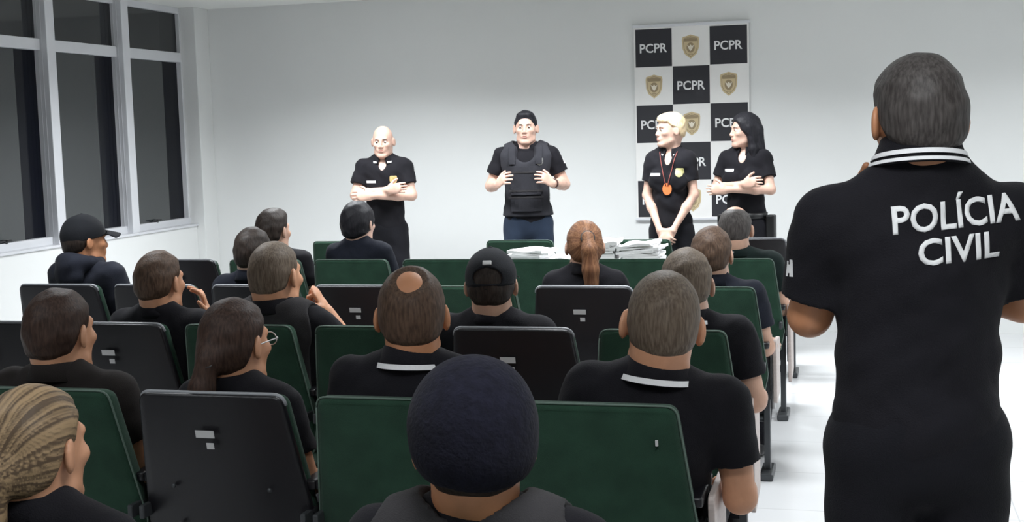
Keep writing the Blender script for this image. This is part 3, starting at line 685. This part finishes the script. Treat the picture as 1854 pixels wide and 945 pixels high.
# ================================================================== chairs
CH_TOP, CW = .90, .4369
def slant(v):  # the back leans: low end further forward
    d = CH_TOP-v.z; v.y += .225*d - .10*max(0, d-.25)**2; v.y += .45*v.x*v.x - .02
def make_chair(kind):
    t = thing('auditorium_chair', 'x', 'chair')
    out = rpoly([(-CW/2, .90), (CW/2, .90), (.266, .50), (.240, .37), (-.240, .37), (-.266, .50)], [.035, .035, .05, .05, .05, .05])
    bm = bmesh.new()
    if kind == 'green':
        # a fabric cover, front and back
        vs_ = slab(bm, out, 0, .062, .016)
        for v in vs_: slant(v.co)
        obj('backrest', bm, GREEN, t, True)
        bm = bmesh.new(); oo = [Vector((p.x*1.004, .635+(p.y-.635)*1.003)) for p in out]
        tube(bm, [(lambda v: (slant(v), v)[1])(Vector((p.x, .010, p.y))) for p in oo+oo[:1]], .0032, 6)
        obj('piping', bm, mat('green_piping', (.10, .15, .12), .5), t, True)
    else:
        vs_ = slab(bm, out, 0, .030, .008)
        for v in vs_: slant(v.co)
        obj('back_shell', bm, PLASTIC, t, True)
        bm = bmesh.new(); oo = [Vector((p.x*.985, .635+(p.y-.635)*.985)) for p in out]
        vs_ = slab(bm, oo, .031, .075, .016)
        for v in vs_: slant(v.co)
        obj('backrest', bm, GREEN, t, True)
        bm = bmesh.new(); i0 = [p for p in out if p.y > .60]
        pts = sorted([p for p in out if p.y > .865 or (p.y > .6)], key=lambda p: math.atan2(p.x, p.y-.5))
        tube(bm, [(lambda v: (slant(v), v)[1])(Vector((p.x, .020, p.y+.001))) for p in pts], .0065, 6)
        obj('edge_highlight', bm, EDGE, t, True)  # bright upper edge of the black shell: its highlight, put in as a pale tube
        bm = bmesh.new(); vs_ = box(bm, -.045, .012, -.0025, .0, .775, .797, .0)+box(bm, -.016, .006, -.0025, .0, .742, .760, .0)
        for v in vs_: v.co.y += .0
        for v in set(vs_): slant(v.co)
        o = obj('inventory_tag', bm, LABELM, t); tag(o, 'grey white inventory sticker')
        bm = bmesh.new(); vs_ = []
        for sx in (-1, 1):
            for zz in (.62, .50):
                r = bmesh.ops.create_uvsphere(bm, u_segments=8, v_segments=6, radius=.007)['verts']
                for v in r: v.co += Vector((sx*.15, 0, zz)); slant(v.co)
        obj('screw', bm, STEEL, t, True)
    bm = bmesh.new(); so = rpoly([(-.235, 0), (.235, 0), (.225, .46), (-.225, .46)], [.04, .04, .07, .07])
    vs_ = slab(bm, so, 0, .075, .022)
    for v in vs_: v.co = Vector((v.co.x, v.co.z+.095, .315+v.co.y))
    obj('seat', bm, GREEN, t, True)
    bm = bmesh.new(); box(bm, -.22, .22, .12, .52, .292, .316, .01); obj('seat_pan', bm, PLASTIC, t)
    bm = bmesh.new(); tube(bm, [(-.255, .26, .27), (.255, .26, .27)], .02, 8); obj('cross_beam', bm, STEEL, t, True)
    for sx in (-1, 1):
        bm = bmesh.new(); box(bm, sx*.252-.014, sx*.252+.014, .235, .285, .03, .62, .004)
        lg = obj('leg', bm, STEEL, t)
        bm = bmesh.new(); box(bm, sx*.252-.03, sx*.252+.03, .15, .37, 0, .035, .008); obj('foot', bm, STEEL, lg)
        bm = bmesh.new(); box(bm, sx*.252-.008, sx*.252+.008, .04, .255, .52, .56, .004); obj('bracket', bm, STEEL, lg)
        bm = bmesh.new(); ao = rpoly([(-.022, 0), (.022, 0), (.019, .27), (-.019, .27)], .015); vs_ = slab(bm, ao, 0, .028, .006)
        for v in vs_: v.co = Vector((v.co.x+sx*.252, v.co.z+.09, .615+v.co.y))
        obj('armrest', bm, PLASTIC, t, True)
    return t
def kids(o): return [c for c in list(bpy.data.objects) if c.parent == o]
def dup(root):
    r = root.copy(); COL.objects.link(r)
    for ch in kids(root):
        c = ch.copy(); COL.objects.link(c); c.parent = r
        for g_ in kids(ch):
            d = g_.copy(); COL.objects.link(d); d.parent = c
    return r
PROTO = {'green': make_chair('green'), 'black': make_chair('black')}; USED = set()
XE, Y0, RP, SP = -.458, 3.2026, 1.232, .5416
def chair(kind, x, y, label, rz=0, tablet=False, dot=False):
    c = PROTO[kind] if kind not in USED else dup(PROTO[kind]); USED.add(kind)
    c.location = (x, y, 0); c.rotation_euler = (0, 0, rz); c['label'] = label; c['group'] = 'auditorium chairs in rows'
    return c
def row(i, k): return XE-CW/2-k*SP, Y0+i*RP
chairs = [
 ('black', 0, 2, 'large black-backed chair with stickers under the ponytailed woman in glasses'),
 ('green', 0, 1, 'green chair behind the man with a bald crown and striped collar'),
 ('green', 0, 0, 'green chair at aisle end of nearest row, behind the broad buzz-cut man'),
 ('green', 0, 3, 'dark green chair at bottom left, behind the man in brown-black shirt'),
 ('green', 1, 0, 'green aisle chair partly hidden behind the broad buzz-cut man'),
 ('black', 1, 1, 'black-backed chair behind the man in black cap with rear strap opening'),
 ('green', 1, 2, 'green chair directly left of the rear-strap-cap man, beside bald-crown man'),
 ('green', 1, 3, 'green chair behind the man in a vest with fist at chin'),
 ('black', 1, 4, 'black-backed chair behind the dark-haired man with fingers at mouth'),
 ('black', 1, 5, 'black-backed chair at far left edge beside brown-haired man'),
 ('green', 2, 0, 'green aisle chair in the third row, behind a half-hidden brown head'),
 ('black', 2, 1, 'black-backed chair under the long auburn ponytail'),
 ('green', 2, 2, 'green empty chair seen left of the cap with rear strap, mostly hidden'),
 ('black', 2, 3, 'empty black-backed chair beyond the raised fist of the vested man'),
 ('black', 2, 4, 'black-backed chair behind the hidden man with short dark hair'),
 ('black', 2, 5, 'black-backed chair between the front-cap man and the man touching his mouth'),
 ('black', 2, 6, 'dark chair back at left behind the man in front-facing cap'),
 ('green', 3, 0, 'green aisle chair behind the balding man, fourth row'),
 ('green', 3, 1, 'empty green chair in fourth row, next to the aisle chair'),
 ('green', 3, 2, 'empty green chair beyond the auburn ponytail in the fourth row'),
 ('green', 3, 3, 'empty green chair beyond the bald-crown man in the fourth row'),
 ('green', 3, 4, 'green chair behind the person in black head covering'),
 ('green', 3, 5, 'green chair mostly hidden behind two dark-haired men at left'),
 ('black', 3, 6, 'black chair back standing alone near the left wall column'),
 ('green', -1, 1.75, 'green chair under the blonde-streaked person at bottom left'),
 ('green', -1, -.05, 'green chair under the person in navy knit beanie'),
]
chair_objs = {}
for kind, i, k, lab in chairs:
    x, y = row(i, k); c = chair(kind, x, y, lab); chair_objs[(i, k)] = c
c0 = chair_objs[(0, 0)]
bm = bmesh.new(); vs_ = box(bm, .165, .172, -.004, .003, .795, .812, .001)
for v in set(vs_): slant(v.co)
tag(obj('paper_scrap', bm, LABELM, c0), 'tiny white mark')
YR4 = Y0+4*RP
for px, kind, lab in ((620, 'green', 'green empty chair in front of the person in black head covering'), (939, 'green', 'green empty chair just in front of the speaker in vest'),
                 (1150, 'green', 'green empty chair just in front of the blond person'), (1356, 'black', 'black-backed chair beyond the balding man at the right aisle')):
    chair(kind, at(px, 431, 1, YR4).x, YR4, lab)
# writing tablets folded down on the aisle side
for i in (0, 1, 2, 3):
    c = chair_objs[(i, 0)]
    bm = bmesh.new(); o_ = rpoly([(.02, .64), (.30, .64), (.34, .24), (.10, .20)] if i != 2 else [(.08, .64), (.34, .62), (.34, .36), (.12, .34)], .03)
    vs_ = slab(bm, o_, .282, .300, .004)
    for v in vs_: v.co = Vector((v.co.y, v.co.x+.10, v.co.z))
    obj('writing_tablet', bm, LAMINATE, c)
    bm = bmesh.new(); box(bm, .270, .283, .30, .34, .30, .60, .003); tube(bm, [(.262, .30, .60), (.285, .30, .60)], .012, 8); obj('tablet_hinge', bm, SILVER, c)

# ================================================================== table with heaps of paper
tx0, tx1, ty0, ty1, tz = -2.22, -1.02, 7.44, 7.86, .79
tb = thing('folding_table', 'narrow table covered in loose white papers behind the fourth row', 'table', ((tx0+tx1)/2, (ty0+ty1)/2, 0))
hx, hy_ = (tx1-tx0)/2, (ty1-ty0)/2
bm = bmesh.new(); box(bm, -hx, hx, -hy_, hy_, tz-.03, tz, .005); obj('tabletop', bm, FRAMEM, tb)
for sx in (-1, 1):
    for sy in (-1, 1):
        bm = bmesh.new(); box(bm, sx*(hx-.05)-.015, sx*(hx-.05)+.015, sy*(hy_-.04)-.015, sy*(hy_-.04)+.015, 0, tz-.03, .003); obj('leg', bm, STEEL, tb)
rnd = random.Random(7)
def heap(px0, px1, h, lab, n=9, tilt=0, spread=.03, dep=.15, y=7.64):
    a, b2 = at(px0, 460, 1, y), at(px1, 460, 1, y); wd = (b2.x-a.x)
    t = thing('paper_stack', lab, 'papers', ((a.x+b2.x)/2, y, tz+.0005), 0, 'paper heaps on the table')
    for k in range(n):
        z = h*k/n; f_ = 1-.18*k/n; bm = bmesh.new(); ww = wd/2*f_
        M_ = Matrix.Translation((rnd.uniform(-spread, spread)*(.3+k/n), rnd.uniform(-.01, .01), z)) @ Matrix.Rotation(rnd.uniform(-.10, .10), 4, 'Z') @ Matrix.Rotation(tilt*k/n, 4, 'Y')
        N = 6; v0 = [[bm.verts.new(M_ @ Vector((-ww+2*ww*i/N, -dep+2*dep*j/4, h/n*.99*q+rnd.uniform(0, .0012)*q+(.006*k/n*math.sin(i*1.3+j+k) if q else 0)))) for i in range(N+1) for j in range(5)] for q in (0, 1)]
        def idx(i, j): return i*5+j
        for q in (0, 1):
            for i in range(N):
                for j in range(4): bm.faces.new((v0[q][idx(i, j)], v0[q][idx(i+1, j)], v0[q][idx(i+1, j+1)], v0[q][idx(i, j+1)]))
        edge = [idx(i, 0) for i in range(N+1)]+[idx(N, j) for j in range(1, 5)]+[idx(i, 4) for i in range(N-1, -1, -1)]+[idx(0, j) for j in range(3, 0, -1)]
        for a_, b_ in zip(edge, edge[1:]+edge[:1]): bm.faces.new((v0[0][a_], v0[0][b_], v0[1][b_], v0[1][a_]))
        obj('paper_sheaf', bm, PAPER, t)
heap(927, 1001, .098, 'low flat heap of white papers in front of the speaker', 8)
heap(1004, 1050, .055, 'small pile of white papers left of the ponytail', 5)
heap(1074, 1120, .150, 'tall heap of white papers just right of the ponytail', 9, 0, .02)
heap(1124, 1200, .135, 'wide sloping heap of white papers in front of the blond person', 10, -.10, .03)

# ================================================================== people
def hd(px, py, i, dy=.17): return at(px, py, 1, Y0+i*RP+dy)
def seated(label, px, py, i, dy=.19, **kw):
    p = hd(px, py, i, dy); kw.setdefault('vx', .0065 if i > 1 else .0058)
    return person(label, head=(p.x, p.y), top=p.z-(.012 if not kw.get('beanie') and not kw.get('cap') else .02), group='people seated in the rows', **kw)
PEOPLE = True
if PEOPLE:
    # --- standing at the front
    def stand(label, px, py, Y, htop, **kw):
        p = at(px, py, 1, Y); s = kw.pop('s', p.z/(.95+.545+(kw['neck']+.120)*kw['hs']))
        return person(label, head=(p.x, p.y), s=s, seated=False, vx=.005, lean=kw.pop('lean', 0.0), face=True, group='people standing at the front wall', **kw)
    P = stand('bald person with crossed arms in black polo standing at the left of the front wall', 692, 228, 9.15, 0, yaw=math.pi+.18, hs=1.0, neck=.088, bulk=.88, arms=('crossR', 'crossL'), sk=SK_FAIR, hair=(None, H_GREY), stripe=True, seed=2, hp=-.08, hy=0.0)
    T_ = P['tp']
    decal(P['root'], P['bvh'], quad_bm(.075, .018), T_(.085, 0, .335), P['X'], P['Z'], -P['Y'], WHITE, 'chest_lettering')
    decal(P['root'], P['bvh'], shield_bm(.052, .062), T_(-.085, 0, .345), P['X'], P['Z'], -P['Y'], GOLD, 'badge', label='gold shield badge')
    decal(P['root'], P['bvh'], quad_bm(.030, .03, [(-.5, .3, -.1, .5), (-.1, .5, -.5, .1)]), T_(-.24, 0, .385), Vector((0, 1, 0)), P['Z'], Vector((1, -.2, 0)), WHITE, 'sleeve_emblem')
    P = stand('person speaking with raised hands in black tactical vest and blue trousers', 951, 202, 9.15, 0, yaw=math.pi+.16, hs=.98, neck=.092, bulk=.96, arms=('speak', 'speak'), sk=SK_FAIR, hair=('quiff', H_BLACK), ho=dict(t=.008, front=.074, ear=.002),
              collar='round', vest=cloth('vest_black', (.028, .028, .034)), leg_m=JEANS, seed=3, hp=.02)
    decal(P['root'], P['bvh'], quad_bm(.03, .035), T_(0, 0, 0)*0+P['tp'](-.23, 0, .40), Vector((0, 1, 0)), P['Z'], Vector((1, -.3, 0)), WHITE, 'sleeve_emblem')
    e_, w_ = P['J'][-1][:2]
    ax_ = (w_-e_).normalized(); q_ = Vector((0, 0, 1)).rotation_difference(ax_).to_matrix()
    obj('watch', ring_band(w_-ax_*.02, q_, [(.027, -.010), (.033, -.010), (.033, .010), (.027, .010)]), mat('watch_brown', (.06, .025, .02), .4), P['root'], True)
    P = stand('person with short blond hair, hands clasped, black polo with orange badge on lanyard', 1212, 206, 8.95, 0, yaw=math.pi-.10, hy=-.85, hs=.96, neck=.105, bulk=.80, bust=.018, arms=('clasp', 'clasp'), sk=SK_FAIR, hair=('pixie', H_BLONDE),
              ho=dict(back=-.055, ear=.028, front=.058, t=.013), female=True, seed=4, stripe=True, armo=None)
    decal(P['root'], P['bvh'], quad_bm(.075, .018), P['tp'](.085, 0, .345), P['X'], P['Z'], -P['Y'], WHITE, 'chest_lettering')
    decal(P['root'], P['bvh'], shield_bm(.055, .062), P['tp'](-.085, 0, .355), P['X'], P['Z'], -P['Y'], mat('badge_yellow', (.45, .42, .18), .5), 'badge', label='yellow shield badge')
    decal(P['root'], P['bvh'], quad_bm(.03, .04, [(-.5, .3, -.1, .5), (-.1, .5, -.5, .1)]), P['tp'](-.22, 0, .39), Vector((0, 1, 0)), P['Z'], Vector((1, -.3, 0)), WHITE, 'sleeve_emblem')
    ln = []
    for sx in (1, -1):
        pts = []
        for u in np.linspace(0, 1, 14):
            p = P['tp'](sx*(.062*(1-u)+.006*u), .0, .50-.235*u); h = P['bvh'].ray_cast(p+P['Y']*.4, -P['Y']); q = h[0] if h[0] else p+P['Y']*.1
            pts.append(q+P['Y']*.006)
        ln.append(pts)
    bm = bmesh.new(); [tube(bm, pt, .0032, 6) for pt in ln]; lyd = obj('lanyard', bm, mat('lanyard_red', (.25, .06, .05), .6), P['root'], True)
    bm = bmesh.new(); r = bmesh.ops.create_cone(bm, segments=20, radius1=.032, radius2=.032, depth=.006, cap_ends=True)['verts']
    q_ = P['tp'](0, 0, .245); h = P['bvh'].ray_cast(q_+P['Y']*.4, -P['Y'])[0]
    for v in r: v.co = h+P['Y']*.010+P['X']*v.co.x+P['Z']*v.co.y*1.3+P['Y']*v.co.z
    tag(obj('id_badge', bm, ORANGE, lyd), 'round orange badge')
    P = stand('person with long black hair and crossed arms in black polo beside the banner', 1348, 206, 9.1, 0, yaw=math.pi-.25, hy=-.85, hs=.98, neck=.092, bulk=.86, arms=('crossR', 'crossL'), sk=SK_FAIR, hair=('long', H_BLACK), female=True, seed=5, belt=True, hr=0)
    decal(P['root'], P['bvh'], quad_bm(.075, .018), P['tp'](.085, 0, .365), P['X'], P['Z'], -P['Y'], WHITE, 'chest_lettering')
    decal(P['root'], P['bvh'], quad_bm(.03, .04), P['tp'](-.21, 0, .40), Vector((0, 1, 0)), P['Z'], Vector((1, -.3, 0)), WHITE, 'sleeve_emblem')
    bm = bmesh.new(); box(bm, -.215, -.155, -.02, .05, P['T'].translation.z-.16, P['T'].translation.z+.05, .012); obj('holster', bm, LEATHER, P['root'])
    bm = bmesh.new(); box(bm, .155, .195, -.03, .05, P['T'].translation.z-.05, P['T'].translation.z+.05, .010); obj('belt_pouch', bm, LEATHER, P['root'])
    # --- standing near, right
    p = at(1660, 95, 1, 2.78)
    P = person('person standing at right in black polo with POLÍCIA CIVIL on the back', head=(p.x, p.y), s=p.z/1.69, hs=1.03, neck=.060, cz=.030, shz=.415, seated=False, bulk=1.0, yaw=.20, hy=.12, lean=.0, twist=0, vx=.0052, sk=SK_TAN, hair=('short', H_GREY),
               ho=dict(back=-.080, t=.011), stripe=2, arms=('crossR', ((.205, .05, .215), (.055, .215, .43))), seed=6, sleeve=.80, hand_n={-1: (Vector((.45, -.1, .85)), Vector((.5, -.8, .1)), Vector((.3, -.6, .5)))})
    TX = P['bvh']
    for s_t, x_, z_, w2, h2 in (('POLÍCIA', .052, .434, .255, .070), ('CIVIL', .052, .362, .164, .053)):
        b_ = text_bm(s_t, w2, h2, .022)
        decal(P['root'], TX, b_, P['tp'](x_, 0, z_), (P['X']+P['Z']*.085), P['Z'], P['Y'], WHITE, 'back_lettering', off=.0008, thick=.0006, label='white lettering')
    decal(P['root'], TX, quad_bm(.022, .035, [(-.5, -.1, -.5, .5), (.0, .2, -.3, .2), (.3, .5, -.5, .4)]), P['tp'](-.24, 0, .32), Vector((0, 1, 0)), P['Z'], Vector((1, .35, 0)), WHITE, 'sleeve_emblem')
    e_, w_ = P['J'][-1][:2]; ax_ = (w_-e_).normalized(); q_ = Vector((0, 0, 1)).rotation_difference(ax_).to_matrix()
    obj('watch', ring_band(w_-ax_*.02, q_, [(.030, -.020), (.040, -.020), (.040, .020), (.030, .020)]), LEATHER, P['root'], True)
    # --- the audience, far rows first
    seated('balding person in dark polo seated at the aisle in the fourth row', 1331, 370, 3, s=.97, bulk=1.12, yaw=-.05, hp=-.15, sk=SK_PALE, hair=('bald', H_GREY), ho=dict(spot=((0, .02, .125), (.066, .10, .085)), t=.006), top_m=DGREEN, seed=11, arms=('rest', 'lap'))
    seated('person with black head covering and black shirt seated in the fourth row', 648, 363, 3, s=.95, hs=1.10, hy=-.20, sk=SK_FAIR, hair=('short', H_BLACK), ho=dict(back=-.105, ear=-.05, t=.014), seed=12, female=True, collar='round', top_m=NAVY)
    seated('person with dark swept hair in profile behind the nearer dark-haired head', 494, 376, 3, s=.96, hy=-.25, sk=SK_PALE, hair=('quiff', H_DARK), seed=13, arms=('rest', 'lap'), top_m=BLACK)
    seated('person with short dark hair half hidden behind the fist-at-chin man', 457, 409, 2, s=.93, hy=.05, sk=SK_FAIR, hair=('short', H_DARK), seed=14, top_m=NAVY)
    seated('person in black cap facing right and navy hoodie, by the window', 152, 386, 2, s=.98, hs=1.06, hy=-.38, sk=SK_TAN, hair=('short', H_DARK), cap='front', collar='hood', top_m=HOOD, long_sleeve=True, seed=15, yaw=-.25, bulk=1.08)
    seated('person with long auburn ponytail seated behind a black chair', 1057, 396, 2, s=.92, hs=1.08, sk=SK_PALE, hair=('pony', H_RED), female=True, seed=16, top_m=BLACK, hy=.34)
    seated('person with short brown hair at the aisle, hand on the folded tablet', 1289, 426, 2, s=.95, sk=SK_PALE, hair=('short', H_BROWN), seed=17, yaw=-.12, arms=('rest', 'lap'), top_m=NAVY, bulk=1.05, glasses=LEATHER)
    seated('person with light brown hair half hidden behind the broad buzz-cut man', 1243, 446, 1, s=.96, sk=SK_PALE, hair=('short', H_BUZZ), seed=18, stripe=True, arms=('rest', 'lap'), bulk=1.05)
    seated('person in black cap with open rear strap arch and white label', 888, 446, 1, s=.97, hs=1.10, sk=SK_PALE, hair=('short', H_DARK), cap='back', seed=19, hy=.16, collar='round', bulk=1.05, top_m=BLACK)
    seated('person in black vest with greying buzz cut and fist at chin', 497, 432, 1, s=.99, hs=1.14, hy=-.08, sk=SK_MID, hair=('buzz', H_BUZZ), seed=20, arms=('fist', 'lap'), vest=GREY, yaw=-.08, twist=-.05)
    seated('person in black polo with short dark brown hair and fingers at mouth', 288, 451, 1, s=.97, hs=1.05, hy=-.10, sk=SK_MID, hair=('short', H_BROWN), seed=21, arms=('chin', 'lap'), yaw=-.08, collar='round', curl=.4)
    seated('person with auburn-brown ponytail and glasses seated behind the large black chair', 425, 552, 0, s=.93, hs=1.14, hy=-.16, glasses=SILVER, sk=SK_MID, hair=('lowpony', H_MAHOG), female=True, seed=22, top_m=BLACK, arms=('rest', 'lap'), yaw=-.08)
    seated('person with dark brown hair in brown-black polo at left edge', 108, 546, 0, s=.97, hs=1.12, hy=-.05, sk=SK_MID, hair=('short', H_MAHOG), seed=23, top_m=BROWNC, yaw=-.05, bulk=1.05)
    seated('person with bald crown and white-striped black collar, beyond the knit beanie', 743, 478, 0, s=1.0, hs=1.12, sk=SK_TAN, hair=('bald', H_BROWN), ho=dict(spot=((.0, -.080, .108), (.042, .052, .046)), t=.009), stripe=True, seed=24, bulk=1.02, hy=.22, yaw=.06)
    seated('broad person with greying buzz cut and striped collar beyond the knit beanie', 1197, 487, 0, dy=.24, s=1.03, hs=1.18, sk=SK_MID, hair=('buzz', H_BUZZ), ho=dict(t=.005), stripe=True, seed=25, bulk=1.02, arms=('rest', 'lap'), yaw=.05, hr=.12, side=.10, hy=.15)
    seated('person with blonde-streaked hair tied back at bottom left corner', 64, 722, -1, s=.93, hs=1.10, hy=-.12, sk=SK_MID, hair=('lowpony', H_STREAK), female=True, seed=26, top_m=BLACK)
    seated('nearest person wearing navy knit beanie, seen from behind at bottom centre', 853, 640, -1, s=1.0, hs=1.16, sk=SK_TAN, hair=('short', H_DARK), beanie=True, seed=27, hy=.22, yaw=.08, top_m=BLACK, vest=GREY, bulk=1.0, collar='round')
print('objects', len(bpy.data.objects))
